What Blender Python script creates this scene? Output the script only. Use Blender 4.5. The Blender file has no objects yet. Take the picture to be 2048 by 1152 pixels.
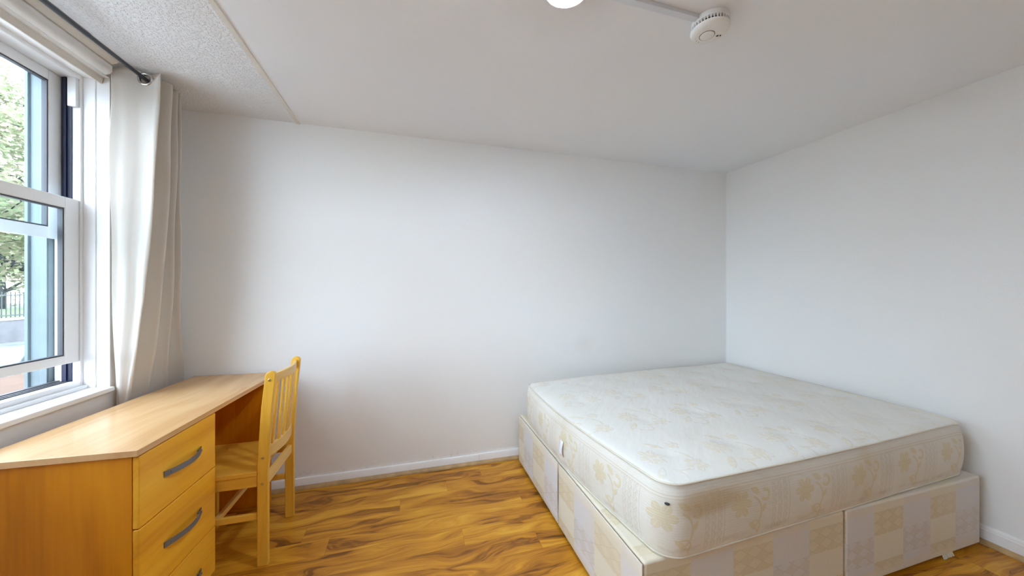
import bpy, bmesh, math, random
from mathutils import Vector, Matrix
R = math.radians
scene = bpy.context.scene
C = scene.collection

# ------------------------------------------------------------------ camera
CAMZ = 1.32
cam_d = bpy.data.cameras.new('camera'); cam = bpy.data.objects.new('camera', cam_d); C.objects.link(cam)
cam_d.sensor_fit = 'HORIZONTAL'; cam_d.sensor_width = 36; cam_d.lens = 683 / 2048 * 36
cam_d.clip_start = 0.02; cam_d.clip_end = 300
cam.location = (0, 0, CAMZ); cam.rotation_euler = (R(90), 0, R(-16))
scene.camera = cam

# ------------------------------------------------------------------ sky, exposure
world = bpy.data.worlds.new('overcast_sky'); scene.world = world; world.use_nodes = True
wn = world.node_tree; bg = wn.nodes['Background']
bg.inputs[0].default_value = (0.79, 0.92, 1.08, 1); bg.inputs[1].default_value = 9.0
scene.view_settings.view_transform = 'Standard'; scene.view_settings.look = 'None'
scene.view_settings.gamma = 1; scene.view_settings.use_curve_mapping = False
scene.view_settings.exposure = 0.27
scene.cycles.max_bounces = 10; scene.cycles.diffuse_bounces = 8; scene.cycles.transparent_max_bounces = 16
scene.cycles.sample_clamp_indirect = 12
LAMP = 240.0                        # strength of the ceiling lamp's diffuser

# room measures (metres)
XL, XR, YF, YB, ZC = -1.41, 2.85, 2.556, -1.7, 2.407
XO = -1.66                          # outer face of the window wall
WY0, WY1, WZ0, WZ1 = -0.42, 2.12, 0.845, 2.33

# ------------------------------------------------------------------ node expressions
class E:
    def __init__(s, nt, sock): s.nt, s.s = nt, sock
    def _m(s, op, *a):
        n = s.nt.nodes.new('ShaderNodeMath'); n.operation = op
        for i, v in enumerate((s,) + a):
            if isinstance(v, E): s.nt.links.new(v.s, n.inputs[i])
            else: n.inputs[i].default_value = v
        return E(s.nt, n.outputs[0])
    def __add__(s, o): return s._m('ADD', o)
    __radd__ = __add__
    def __sub__(s, o): return s._m('SUBTRACT', o)
    def __rsub__(s, o): return (s * -1) + o
    def __mul__(s, o): return s._m('MULTIPLY', o)
    __rmul__ = __mul__
    def __truediv__(s, o): return s._m('DIVIDE', o)
    def sin(s): return s._m('SINE')
    def cos(s): return s._m('COSINE')
    def floor(s): return s._m('FLOOR')
    def abs(s): return s._m('ABSOLUTE')
    def sqrt(s): return s._m('SQRT')
    def pow(s, o): return s._m('POWER', o)
    def min(s, o): return s._m('MINIMUM', o)
    def max(s, o): return s._m('MAXIMUM', o)
    def atan2(s, o): return s._m('ARCTAN2', o)
    def gt(s, o): return s._m('GREATER_THAN', o)
    def lt(s, o): return s._m('LESS_THAN', o)
    def wrap(s, lo, hi): return s._m('WRAP', hi, lo)
    def step(s, a, b, lo=0.0, hi=1.0):          # smooth step from lo at a to hi at b
        n = s.nt.nodes.new('ShaderNodeMapRange'); n.interpolation_type = 'SMOOTHSTEP'
        s.nt.links.new(s.s, n.inputs[0])
        if a > b: a, b, lo, hi = b, a, hi, lo
        n.inputs[1].default_value = a; n.inputs[2].default_value = b
        n.inputs[3].default_value = lo; n.inputs[4].default_value = hi
        return E(s.nt, n.outputs[0])

class Mat:
    def __init__(s, name, rough=0.5, spec=0.5, metallic=0.0):
        s.m = bpy.data.materials.new(name); s.m.use_nodes = True
        s.nt = s.m.node_tree; s.b = s.nt.nodes['Principled BSDF']
        s.b.inputs['Roughness'].default_value = rough
        s.b.inputs['Specular IOR Level'].default_value = spec
        s.b.inputs['Metallic'].default_value = metallic
    def coords(s, kind='Object'):
        t = s.nt.nodes.new('ShaderNodeTexCoord'); x = s.nt.nodes.new('ShaderNodeSeparateXYZ')
        s.nt.links.new(t.outputs[kind], x.inputs[0])
        return [E(s.nt, o) for o in x.outputs]
    def vec(s, *a):
        n = s.nt.nodes.new('ShaderNodeCombineXYZ')
        for i, v in enumerate(a):
            if isinstance(v, E): s.nt.links.new(v.s, n.inputs[i])
            else: n.inputs[i].default_value = v
        return n.outputs[0]
    def noise(s, v, scale=1.0, detail=3.0, rough=0.5, dist=0.0):
        n = s.nt.nodes.new('ShaderNodeTexNoise'); s.nt.links.new(v, n.inputs['Vector'])
        n.inputs['Scale'].default_value = scale; n.inputs['Detail'].default_value = detail
        n.inputs['Roughness'].default_value = rough; n.inputs['Distortion'].default_value = dist
        return E(s.nt, n.outputs[0])
    def white(s, v):
        n = s.nt.nodes.new('ShaderNodeTexWhiteNoise'); n.noise_dimensions = '3D'
        s.nt.links.new(v, n.inputs[0]); return E(s.nt, n.outputs[0])
    def ramp(s, f, stops):
        n = s.nt.nodes.new('ShaderNodeValToRGB'); e = n.color_ramp.elements
        while len(e) < len(stops): e.new(0.5)
        for el, (p, c) in zip(e, stops): el.position = p; el.color = (*c, 1)
        s.nt.links.new(f.s, n.inputs[0]); return n.outputs[0]
    def mix(s, f, a, b, mode='MIX'):
        n = s.nt.nodes.new('ShaderNodeMix'); n.data_type = 'RGBA'; n.blend_type = mode
        if isinstance(f, E): s.nt.links.new(f.s, n.inputs[0])
        else: n.inputs[0].default_value = f
        for i, v in ((6, a), (7, b)):
            if isinstance(v, tuple): n.inputs[i].default_value = (*v, 1)
            else: s.nt.links.new(v, n.inputs[i])
        return n.outputs[2]
    def color(s, c):
        if isinstance(c, tuple): s.b.inputs['Base Color'].default_value = (*c, 1)
        else: s.nt.links.new(c, s.b.inputs['Base Color'])
        return s
    def bump(s, h, strength=0.3, dist=0.01):
        n = s.nt.nodes.new('ShaderNodeBump'); n.inputs['Strength'].default_value = strength
        n.inputs['Distance'].default_value = dist
        s.nt.links.new(h.s, n.inputs['Height']); s.nt.links.new(n.outputs[0], s.b.inputs['Normal'])
        return s

M = {}
def plain(name, col, rough=0.5, spec=0.5, metallic=0.0, var=0.04, scale=8.0):
    m = Mat(name, rough, spec, metallic); x, y, z = m.coords()
    n = m.noise(m.vec(x, y, z), scale, 3)
    lo = tuple(c * (1 - var) for c in col); hi = tuple(min(1, c * (1 + var)) for c in col)
    m.color(m.ramp(n, [(0.3, lo), (0.7, hi)])); M[name] = m.m
    return m

def wall_paint(name, col, stipple=False, smudge=False):
    m = Mat(name, 0.62 if not stipple else 0.85, 0.3); x, y, z = m.coords(); v = m.vec(x, y, z)
    n = m.noise(v, 1.3, 2, 0.4)
    c = m.ramp(n, [(0.35, (col[0] * .985, col[1] * .99, col[2])), (0.65, (col[0], col[1] * .99, col[2] * .975))])
    if smudge:                      # faint brown rub marks above the bed end and along the skirting
        d = ((x - 1.36).pow(2.0) * 90.0 + (z - 0.86).pow(2.0) * 120.0).sqrt() + (m.noise(v, 14.0, 3) - 0.5) * 0.9
        c = m.mix(d.step(1.2, 0.2) * 0.12, c, (0.66, 0.50, 0.34))
        k = (z - 0.085).abs().step(0.03, 0.0) * m.noise(v, 40.0, 3).step(0.55, 0.72)
        c = m.mix(k * 0.25, c, (0.45, 0.38, 0.32))
    m.color(c)
    if stipple:
        h = m.noise(v, 95, 3, 0.6).step(0.42, 0.68)
        m.bump(h, 0.75, 0.005)
    else:
        m.bump(m.noise(v, 140, 2) + m.noise(v, 5, 2) * 2.0, 0.10, 0.004)
    M[name] = m.m; return m
wall_paint('wall_paint', (0.865, 0.866, 0.868))
wall_paint('far_wall_paint', (0.865, 0.866, 0.868), smudge=True)
wall_paint('ceiling_paint', (0.84, 0.85, 0.875))
wall_paint('stipple_paint', (0.87, 0.87, 0.88), True)
plain('white_gloss', (0.90, 0.90, 0.91), 0.32, 0.5, var=0.02)
plain('white_upvc', (0.82, 0.83, 0.84), 0.28, 0.5, var=0.02)
plain('white_plastic', (0.80, 0.79, 0.77), 0.35, 0.5, var=0.02)
plain('cream_plastic', (0.72, 0.68, 0.62), 0.4, 0.5, var=0.03)
plain('trunking_plastic', (0.70, 0.74, 0.80), 0.35, 0.5, var=0.02)
plain('navy_track', (0.012, 0.016, 0.045), 0.3, 0.5)
plain('dark_gasket', (0.06, 0.06, 0.07), 0.5)
plain('outer_frame_paint', (0.15, 0.19, 0.205), 0.4, var=0.08)
plain('black_plastic', (0.02, 0.02, 0.02), 0.4)
plain('rod_metal', (0.10, 0.11, 0.13), 0.33, 0.5, 0.6)
plain('grommet_metal', (0.62, 0.60, 0.58), 0.22, 0.5, 1.0)
plain('handle_metal', (0.20, 0.21, 0.23), 0.45, 0.5, 0.5)
plain('brass', (0.62, 0.45, 0.20), 0.3, 0.5, 0.9)
plain('bead_wood', (0.46, 0.30, 0.14), 0.4, var=0.2, scale=14)
plain('asphalt', (0.10, 0.085, 0.075), 0.9, 0.2, var=0.15)
plain('paving', (0.50, 0.48, 0.46), 0.85, 0.2, var=0.12, scale=2)
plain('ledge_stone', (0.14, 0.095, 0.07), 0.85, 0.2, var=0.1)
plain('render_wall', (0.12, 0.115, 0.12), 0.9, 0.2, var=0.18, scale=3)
plain('iron', (0.03, 0.035, 0.035), 0.5)
plain('car_paint', (0.14, 0.15, 0.155), 0.18, 0.6, 0.2)
plain('car_glass', (0.03, 0.04, 0.045), 0.05, 0.8)
plain('tyre', (0.01, 0.01, 0.01), 0.8)
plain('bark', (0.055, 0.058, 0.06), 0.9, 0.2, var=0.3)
plain('brickwork', (0.25, 0.13, 0.09), 0.9, 0.2, var=0.2)
plain('tag_fabric', (0.80, 0.80, 0.82), 0.8, 0.2)

def leaves_mat(name, c1, c2):
    m = Mat(name, 0.7, 0.2); x, y, z = m.coords()
    n = m.noise(m.vec(x, y, z), 3.0, 3)
    c = m.ramp(n, [(0.35, c1), (0.65, c2)]); m.color(c)
    t = m.nt.nodes.new('ShaderNodeBsdfTranslucent'); m.nt.links.new(c, t.inputs[0])
    a = m.nt.nodes.new('ShaderNodeMixShader'); a.inputs[0].default_value = 0.5
    m.nt.links.new(m.b.outputs[0], a.inputs[1]); m.nt.links.new(t.outputs[0], a.inputs[2]); m.nt.links.new(a.outputs[0], m.nt.nodes['Material Output'].inputs[0])
    M[name] = m.m
leaves_mat('leaf_green', (0.24, 0.28, 0.16), (0.31, 0.33, 0.19))
leaves_mat('leaf_yellow', (0.34, 0.32, 0.21), (0.40, 0.34, 0.26))
plain('grass', (0.10, 0.13, 0.06), 0.9, 0.2, var=0.2)

# ---- glass: clear pane, mirror-like at grazing angles
g = bpy.data.materials.new('window_glass'); g.use_nodes = True; nt = g.node_tree; nt.nodes.clear()
out = nt.nodes.new('ShaderNodeOutputMaterial'); mx = nt.nodes.new('ShaderNodeMixShader')
tr = nt.nodes.new('ShaderNodeBsdfTransparent'); tr.inputs[0].default_value = (0.90, 0.96, 0.97, 1)
gl = nt.nodes.new('ShaderNodeBsdfGlossy'); gl.inputs['Roughness'].default_value = 0.02
fr = nt.nodes.new('ShaderNodeFresnel'); fr.inputs[0].default_value = 1.3
nt.links.new(fr.outputs[0], mx.inputs[0]); nt.links.new(tr.outputs[0], mx.inputs[1]); nt.links.new(gl.outputs[0], mx.inputs[2])
nt.links.new(mx.outputs[0], out.inputs[0]); M['glass'] = g

# ---- lamp diffuser
g = bpy.data.materials.new('lamp_diffuser'); g.use_nodes = True; b = g.node_tree.nodes['Principled BSDF']
b.inputs['Base Color'].default_value = (.9, .9, .9, 1); b.inputs['Emission Color'].default_value = (0.80, 0.945, 1.09, 1)
b.inputs['Emission Strength'].default_value = LAMP; M['diffuser'] = g

# ---- laminate floor: boards along X, 12.5 cm wide
def floor_mat():
    m = Mat('laminate_floor', 0.34, 0.35); x, y, z = m.coords()
    W, L = 0.125, 1.21
    row = (y / W).floor(); off = m.white(m.vec(row, 3.1, 0.0)) * L
    xs = x + off; col = (xs / L).floor(); rnd = m.white(m.vec(row, col, 7.0)); rnd2 = m.white(m.vec(col, row, 2.0))
    fy = y / W - row; fx = xs / L - col
    # figure: long flowing grain with knots
    warp = m.noise(m.vec(xs * 1.1 + rnd * 40, y * 3.5 + rnd2 * 30, 0.0), 1.6, 2, 0.5) - 0.5
    v = m.vec(xs * 0.75 + rnd * 55, y * 5.5 + warp * 1.6 + rnd2 * 17, rnd * 9)
    big = m.noise(v, 1.9, 3.5, 0.55, 0.5)
    # concentric figure around knots comes from contour lines of the same field
    contour = (big * 85.0).sin() * 0.5 + 0.5
    mask = big.step(0.53, 0.62)
    fine = m.noise(m.vec(xs * 5 + rnd * 9, y * 130 + warp * 30, 0.0), 1.0, 3, 0.6)
    streak = m.noise(m.vec(xs * 1.6 + rnd * 13, y * 26 + warp * 9, rnd2 * 5), 1.0, 3, 0.55)
    f = big * 0.72 + (streak - 0.5) * 0.42 + (fine - 0.5) * 0.26 + contour * mask * 0.12 + (rnd - 0.5) * 0.09 + 0.14
    c = m.ramp(f, [(0.32, (0.74, 0.39, 0.040)), (0.46, (0.61, 0.275, 0.019)), (0.56, (0.46, 0.18, 0.011)), (0.67, (0.26, 0.09, 0.008)), (0.82, (0.12, 0.040, 0.006))])
    seam = (fy.lt(0.012) + fx.lt(0.0014)).min(1.0)
    c = m.mix(seam * 0.35, c, (0.12, 0.05, 0.01))
    m.color(c); m.bump(seam * -1.0 + fine * 0.12, 0.25, 0.002)
    M['floor'] = m.m
floor_mat()

def wood(name, axis, c1, c2, c3, rough=0.35, scale=1.0, contrast=1.0):
    """laminate / pine with the grain along the given local axis"""
    m = Mat(name, rough, 0.4); p = m.coords()
    k = [9.0, 9.0, 9.0]; k[axis] = 0.9
    k = [a * scale for a in k]
    warp = m.noise(m.vec(p[0], p[1], p[2]), 1.7 * scale, 2) - 0.5
    v = m.vec(p[0] * k[0] + (warp * 1.3 if axis != 0 else 0.0), p[1] * k[1] + (warp * 1.3 if axis != 1 else 0.0), p[2] * k[2] + (warp * 1.3 if axis != 2 else 0.0))
    a = m.noise(v, 1.0, 3, 0.55, 0.6); kk = [90.0] * 3; kk[axis] = 3.0
    bfine = m.noise(m.vec(p[0] * kk[0], p[1] * kk[1], p[2] * kk[2]), scale, 2)
    f = (a - 0.5) * contrast + 0.5 + (bfine - 0.5) * 0.22 * contrast
    m.color(m.ramp(f, [(0.28, c1), (0.5, c2), (0.74, c3)]))
    m.bump(bfine, 0.05, 0.001); M[name] = m.m
wood('desk_top_laminate', 1, (0.72, 0.46, 0.235), (0.66, 0.395, 0.185), (0.54, 0.28, 0.11), 0.24, 0.8)
wood('drawer_laminate', 1, (0.93, 0.515, 0.045), (0.86, 0.42, 0.027), (0.66, 0.265, 0.016), 0.38, 0.9)
wood('panel_laminate', 2, (0.78, 0.32, 0.006), (0.70, 0.255, 0.004), (0.52, 0.165, 0.003), 0.42, 0.8)
wood('pine_upright', 2, (0.86, 0.54, 0.085), (0.80, 0.45, 0.055), (0.62, 0.29, 0.03), 0.3, 1.2, 0.7)
wood('pine_across', 1, (0.82, 0.55, 0.19), (0.76, 0.47, 0.13), (0.62, 0.33, 0.06), 0.3, 1.2, 0.7)
wood('pine_deep', 0, (0.86, 0.53, 0.09), (0.80, 0.44, 0.055), (0.62, 0.28, 0.03), 0.28, 1.0, 0.9)

def curtain_mat():
    m = Mat('cream_curtain', 0.85, 0.15); x, y, z = m.coords()
    weave = m.noise(m.vec(x * 300, y * 300, z * 300), 1, 2)
    n = m.noise(m.vec(x * 8, y * 8, z * 2), 1, 3)
    m.color(m.ramp(n, [(0.3, (0.88, 0.86, 0.83)), (0.7, (0.86, 0.83, 0.79))])); m.bump(weave * 0.3 + m.noise(m.vec(x * 14, y * 14, z * 9), 1, 3) * 3.0, 0.22, 0.004)
    t = m.nt.nodes.new('ShaderNodeBsdfTranslucent'); t.inputs[0].default_value = (0.86, 0.78, 0.68, 1)
    a = m.nt.nodes.new('ShaderNodeMixShader'); a.inputs[0].default_value = 0.45
    o = m.nt.nodes['Material Output']
    m.nt.links.new(m.b.outputs[0], a.inputs[1]); m.nt.links.new(t.outputs[0], a.inputs[2]); m.nt.links.new(a.outputs[0], o.inputs[0])
    M['curtain'] = m.m
curtain_mat()

# ---- woven motifs of the mattress ticking
def flower(u, v, cx, cy, r, n=6, ph=0.0):
    du = u - cx; dv = v - cy; d = (du * du + dv * dv).sqrt(); a = dv.atan2(du)
    edge = (((a + ph) * (n * 0.5)).cos().abs()) * (0.42 * r) + 0.62 * r
    petals = (edge - d).step(-0.0015, 0.003)
    vein = ((a + ph) * (n * 2.0)).cos().step(0.55, 0.95) * (d / r).step(0.2, 0.45)
    return petals * (1.0 - vein * 0.45)
def arc(u, v, cx, cy, r, w, a0, a1):
    du = u - cx; dv = v - cy; d = (du * du + dv * dv).sqrt(); a = dv.atan2(du)
    return (w - (d - r).abs()).step(-0.0012, 0.0015) * a.gt(a0) * a.lt(a1)
def leaf(u, v, cx, cy, ang, L, w):
    ca, sa = math.cos(ang), math.sin(ang)
    p = (u - cx) * ca + (v - cy) * sa; q = (v - cy) * ca - (u - cx) * sa
    return ((1.0 - (p / L).pow(2.0)).max(0.0) * w - q.abs()).step(-0.001, 0.002)
def ticking_side():
    m = Mat('ticking_side', 0.75, 0.25); u, v, _ = m.coords('UV')
    P = 0.335
    cu = u.wrap(0.0, P)
    f = flower(cu, v, 0.070, 0.148, 0.050, 6)
    f = f.max(arc(cu, v, 0.105, 0.108, 0.066, 0.0042, -1.25, 1.15))
    f = f.max(arc(cu, v, 0.192, 0.168, 0.019, 0.006, -2.6, 2.2))
    f = f.max(leaf(cu, v, 0.142, 0.190, -0.5, 0.028, 0.012))
    f = f.max(leaf(cu, v, 0.182, 0.118, 0.9, 0.022, 0.010)).max(leaf(cu, v, 0.130, 0.056, 2.4, 0.030, 0.011))
    f = f.max(arc(cu, v, 0.138, 0.048, 0.028, 0.0035, -0.4, 2.8)).max(leaf(cu, v, 0.160, 0.036, 1.3, 0.020, 0.007))
    band = v.step(0.014, 0.022) * v.step(0.218, 0.206)
    # lace stripes between the flowers
    s = cu - 0.228; inb = s.gt(0.0) * cu.lt(0.3212)
    st = s.wrap(0.0, 0.030)
    rail = st.lt(0.0032)
    zig = ((v * 210.0).sin() * 0.0055 + 0.0138 - st).abs().step(0.0030, 0.0012)
    zig2 = ((v * 210.0 + 2.1).sin() * 0.0055 + 0.0138 - st).abs().step(0.0022, 0.001)
    lace = (rail.max(zig).max(zig2 * 0.7)) * inb
    lines = (v - 0.212).abs().step(0.0022, 0.0008).max((v - 0.222).abs().step(0.0018, 0.0008))
    x, y, z = m.coords()
    dirt = m.noise(m.vec(x, y, z), 5.0, 3)
    base = m.ramp(dirt, [(0.30, (0.76, 0.74, 0.69)), (0.60, (0.72, 0.69, 0.615)), (0.8, (0.66, 0.59, 0.46))])
    c = m.mix(f * band * 0.50, base, (0.65, 0.54, 0.27))
    c = m.mix(lace * band * 0.34, c, (0.48, 0.41, 0.32))
    c = m.mix(lines * 0.45, c, (0.55, 0.42, 0.24))
    # a yellowed stain high on the near corner and a small burn hole
    d = ((x + 0.78).pow(2.0) * 0.9 + (z - 0.19).pow(2.0) * 14.0).sqrt() + (dirt - 0.5) * 0.16
    front = y.lt(-0.62)
    c = m.mix(d.step(0.22, 0.08) * front * 0.62, c, (0.52, 0.37, 0.18))
    low = (v - 0.032).abs().step(0.018, 0.002) * m.noise(m.vec(u * 3.0, v * 9.0, 0.0), 3.0, 3).step(0.42, 0.62)
    c = m.mix(low * 0.30, c, (0.42, 0.33, 0.22))
    weave = m.noise(m.vec(u * 420, v * 420, 0.0), 1, 1)
    m.color(c)
    m.bump((v * 700.0).sin() * 0.15 + f * 0.9 + lace * 0.5 + weave * 0.5 + m.noise(m.vec(u * 9, v * 30, 0.0), 1, 3) * 3.5, 0.22, 0.003)
    M['ticking_side'] = m.m
ticking_side()
def ticking_top():
    m = Mat('ticking_top', 0.7, 0.3); x, y, z = m.coords()
    # rows of flower sprays running across the bed
    wx = m.noise(m.vec(x, y, 0.0), 2.2, 2) - 0.5
    PX, PY = 0.33, 0.40
    row = (y / PY).floor(); xx = x + row * 0.165 + wx * 0.05
    cx = xx.wrap(0.0, PX); cy = (y + wx * 0.05).wrap(0.0, PY)
    f = flower(cx, cy, 0.095, 0.235, 0.058, 6).max(flower(cx, cy, 0.225, 0.140, 0.048, 5, 0.6))
    f = f.max(flower(cx, cy, 0.250, 0.300, 0.030, 5)).max(arc(cx, cy, 0.16, 0.20, 0.085, 0.006, -2.2, 0.7))
    f = f.max(leaf(cx, cy, 0.05, 0.12, 0.8, 0.05, 0.016)).max(leaf(cx, cy, 0.165, 0.315, 2.4, 0.045, 0.014)).max(arc(cx, cy, 0.09, 0.09, 0.04, 0.005, -3.0, 1.0))
    speck = m.noise(m.vec(x * 60, y * 60, 0.0), 1, 2).step(0.38, 0.55)
    base = m.ramp(m.noise(m.vec(x, y, z), 2.5, 3), [(0.3, (0.80, 0.79, 0.755)), (0.7, (0.77, 0.745, 0.685))])
    fade = m.noise(m.vec(x, y, 4.0), 1.6, 2).step(0.30, 0.62)
    c = m.mix(f * speck * (fade * 0.65 + 0.25) * 0.52, base, (0.72, 0.60, 0.36)); m.color(c)
    wr = m.noise(m.vec(x * 2.2 + y * 2.2, (y - x) * 9.0, 0.0), 1.0, 3, 0.5)
    m.bump(wr * 5.0 + f * 0.6 + m.noise(m.vec(x * 300, y * 300, 0.0), 1, 1) * 0.15, 0.30, 0.006)
    M['ticking_top'] = m.m
ticking_top()
plain('piping_cloth', (0.70, 0.65, 0.55), 0.8, 0.2, var=0.08)

def divan_mat():
    m = Mat('divan_fabric', 0.6, 0.35); u, v, _ = m.coords('UV'); x, y, z = m.coords()
    W, H = 0.20, 0.118
    c_i = (u / W).floor(); r_i = (v / H + 0.35).floor()
    cp = c_i.wrap(0.0, 2.0).gt(0.5); rp = r_i.wrap(0.0, 2.0).gt(0.5)
    same = 1.0 - (cp - rp).abs()
    fu = u / W - c_i
    base = m.mix(cp, (0.71, 0.665, 0.55), (0.655, 0.64, 0.645))
    warm = m.noise(m.vec(x, y, z), 3.0, 2)
    lat = same * v.gt(0.03) * v.lt(0.30)
    base = m.mix(lat * 0.55 * (1.0 - cp), base, (0.66, 0.55, 0.36))
    base = m.mix(lat * 0.25 * cp, base, (0.60, 0.555, 0.53))
    jag = (u * 1100.0).sin() * 0.0004
    d1 = (u + v * 1.7 + jag).wrap(0.0, 0.078).lt(0.0026); d2 = (u * 1.0 - v * 1.7 + jag).wrap(0.0, 0.078).lt(0.0026)
    lines = d1.max(d2) * lat
    chk = ((u + v * 1.7) / 0.078).floor() + ((u - v * 1.7) / 0.078).floor()
    base = m.mix(chk.wrap(0.0, 2.0).gt(0.5) * lat * 0.22, base, (0.52, 0.42, 0.25))
    base = m.mix(lines * 0.45, base, (0.36, 0.27, 0.16))
    border = (v.gt(0.305) + v.lt(0.045)).min(1.0)
    base = m.mix(border * 0.45, base, (0.72, 0.63, 0.48))
    base = m.mix(warm.step(0.45, 0.7) * 0.30, base, (0.70, 0.61, 0.48))
    m.color(base)
    m.bump(m.noise(m.vec(u * 30, v * 4, 0.0), 1, 3) * 1.5 + (u * 900.0).sin() * 0.15 - lines * 0.6, 0.2, 0.002)
    M['divan'] = m.m
divan_mat()

# ------------------------------------------------------------------ object helpers
def props(o, label, cat, group=None, kind=None):
    o['label'] = label; o['category'] = cat
    if group: o['group'] = group
    if kind: o['kind'] = kind
    return o
def empty(name, label, cat, loc, rz=0.0, group=None):
    o = bpy.data.objects.new(name, None); C.objects.link(o); o.empty_display_size = 0.05
    o.location = loc; o.rotation_euler = (0, 0, rz)
    return props(o, label, cat, group)
def link(name, bm, mats, parent=None, smooth=False, bevel=0.0, segs=2, recalc=True):
    if recalc: bmesh.ops.recalc_face_normals(bm, faces=bm.faces)
    me = bpy.data.meshes.new(name); bm.to_mesh(me); bm.free()
    for k in (mats if isinstance(mats, (list, tuple)) else [mats]): me.materials.append(M[k])
    o = bpy.data.objects.new(name, me); C.objects.link(o)
    if parent: o.parent = parent
    if smooth:
        for p in me.polygons: p.use_smooth = True
    if bevel:
        b = o.modifiers.new('bevel', 'BEVEL'); b.width = bevel; b.segments = segs; b.limit_method = 'ANGLE'; b.angle_limit = R(40)
        b.harden_normals = True
        for p in me.polygons: p.use_smooth = True
    return o
def box(bm, x0, x1, y0, y1, z0, z1, mi=0):
    vs = [bm.verts.new((x, y, z)) for x in (x0, x1) for y in (y0, y1) for z in (z0, z1)]
    for f in ((0, 1, 3, 2), (4, 6, 7, 5), (0, 4, 5, 1), (2, 3, 7, 6), (0, 2, 6, 4), (1, 5, 7, 3)):
        fc = bm.faces.new([vs[i] for i in f]); fc.material_index = mi
def B(*boxes):
    bm = bmesh.new()
    for b in boxes: box(bm, *b)
    return bm
def prism(bm, pts, axis, a, b, mi=0):
    """extrude a closed 2-D outline along an axis; pts are the two other coordinates in xyz order"""
    def P(p, t):
        q = list(p); q.insert(axis, t); return q
    A = [bm.verts.new(P(p, a)) for p in pts]; Bv = [bm.verts.new(P(p, b)) for p in pts]
    n = len(pts)
    fs = [bm.faces.new(A), bm.faces.new(Bv[::-1])] + [bm.faces.new((A[i], Bv[i], Bv[(i + 1) % n], A[(i + 1) % n])) for i in range(n)]
    for f in fs: f.material_index = mi
def tube(bm, pts, r, n=10, closed=False, r1=None, mi=0):
    pts = [Vector(p) for p in pts]; N = len(pts); rings = []
    up = Vector((0, 0, 1)); prev = None
    for i, p in enumerate(pts):
        if closed: t = (pts[(i + 1) % N] - pts[i - 1]).normalized()
        else: t = (pts[min(i + 1, N - 1)] - pts[max(i - 1, 0)]).normalized()
        a = t.cross(up if abs(t.z) < 0.9 else Vector((1, 0, 0))).normalized() if prev is None else (prev - t * prev.dot(t)).normalized()
        prev = a; bb = t.cross(a)
        rr = r if r1 is None else r + (r1 - r) * i / max(1, N - 1)
        rings.append([bm.verts.new(p + (a * math.cos(2 * math.pi * k / n) + bb * math.sin(2 * math.pi * k / n)) * rr) for k in range(n)])
    for i in range(N if closed else N - 1):
        A, Bq = rings[i], rings[(i + 1) % N]
        for k in range(n): bm.faces.new((A[k], A[(k + 1) % n], Bq[(k + 1) % n], Bq[k])).material_index = mi
    if not closed:
        bm.faces.new(rings[0][::-1]).material_index = mi; bm.faces.new(rings[-1]).material_index = mi
def lathe(bm, prof, c, axis='Z', n=48, mi=0):
    """prof = [(radius, height)...] turned around an axis through c"""
    rings = []
    for r, h in prof:
        ring = []
        for k in range(n):
            a = 2 * math.pi * k / n; p, q = r * math.cos(a), r * math.sin(a)
            v = {'Z': (p, q, h), 'X': (h, p, q), 'Y': (p, h, q)}[axis]
            ring.append(bm.verts.new(Vector(v) + Vector(c)))
        rings.append(ring)
    for A, Bq in zip(rings, rings[1:]):
        for k in range(n): bm.faces.new((A[k], A[(k + 1) % n], Bq[(k + 1) % n], Bq[k])).material_index = mi
    bm.faces.new(rings[0][::-1]).material_index = mi; bm.faces.new(rings[-1]).material_index = mi
def struct(name, bm, mats, label, cat, **k):
    return props(link(name, bm, mats, **k), label, cat, kind='structure')
def catmull(P, n):
    """n samples on a Catmull-Rom curve through P (tuples of floats)"""
    out = []; m = len(P) - 1
    for i in range(n):
        s = i / (n - 1) * m; k = min(int(s), m - 1); t = s - k
        p0, p1, p2, p3 = P[max(k - 1, 0)], P[k], P[k + 1], P[min(k + 2, m)]
        out.append(tuple(0.5 * (2 * b + (c - a) * t + (2 * a - 5 * b + 4 * c - d) * t * t + (3 * b - a - 3 * c + d) * t ** 3) for a, b, c, d in zip(p0, p1, p2, p3)))
    return out

# ------------------------------------------------------------------ room shell
TRX = -0.735
struct('floor', B((XO, XR + .12, YB - .12, YF + .12, -0.12, 0.0)), 'floor', 'glossy golden brown wood laminate floor with dark knots', 'floor')
bm = B((TRX, XR + .12, YB - .12, YF + .12, ZC, ZC + .12, 0), (XO, TRX, YB - .12, YF + .12, ZC, ZC + .12, 1))
struct('ceiling', bm, ['ceiling_paint', 'stipple_paint'], 'white ceiling, smooth over the bed and stippled beside the window', 'ceiling')
struct('wall_far', B((XO, XR + .12, YF, YF + .12, 0, ZC)), 'far_wall_paint', 'long white painted wall behind desk, chair and bed', 'wall')
struct('wall_right', B((XR, XR + .12, YB, YF, 0, ZC)), 'wall_paint', 'white painted wall along the right side of the bed', 'wall')
DX0, DX1, DZ = 1.2, 1.96, 2.0
struct('wall_back', B((XO, DX0, YB - .12, YB, 0, ZC), (DX1, XR + .12, YB - .12, YB, 0, ZC), (DX0, DX1, YB - .12, YB, DZ, ZC)), 'wall_paint', 'white painted wall with the door, opposite the long wall', 'wall')
bm = B((XO, XL, YB, WY0, 0, ZC), (XO, XL, WY1, YF, 0, ZC), (XO, XL, WY0, WY1, 0, WZ0 - 0.022), (XO, XL, WY0, WY1, WZ1, ZC))
struct('wall_left', bm, 'wall_paint', 'white window wall behind the desk and curtain', 'wall')
d = struct('door_1', B((DX0 + .03, DX1 - .03, YB - .07, YB - .03, 0.006, DZ - .03)), 'white_gloss', 'plain white flush door in the back wall', 'door', bevel=0.003)
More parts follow.
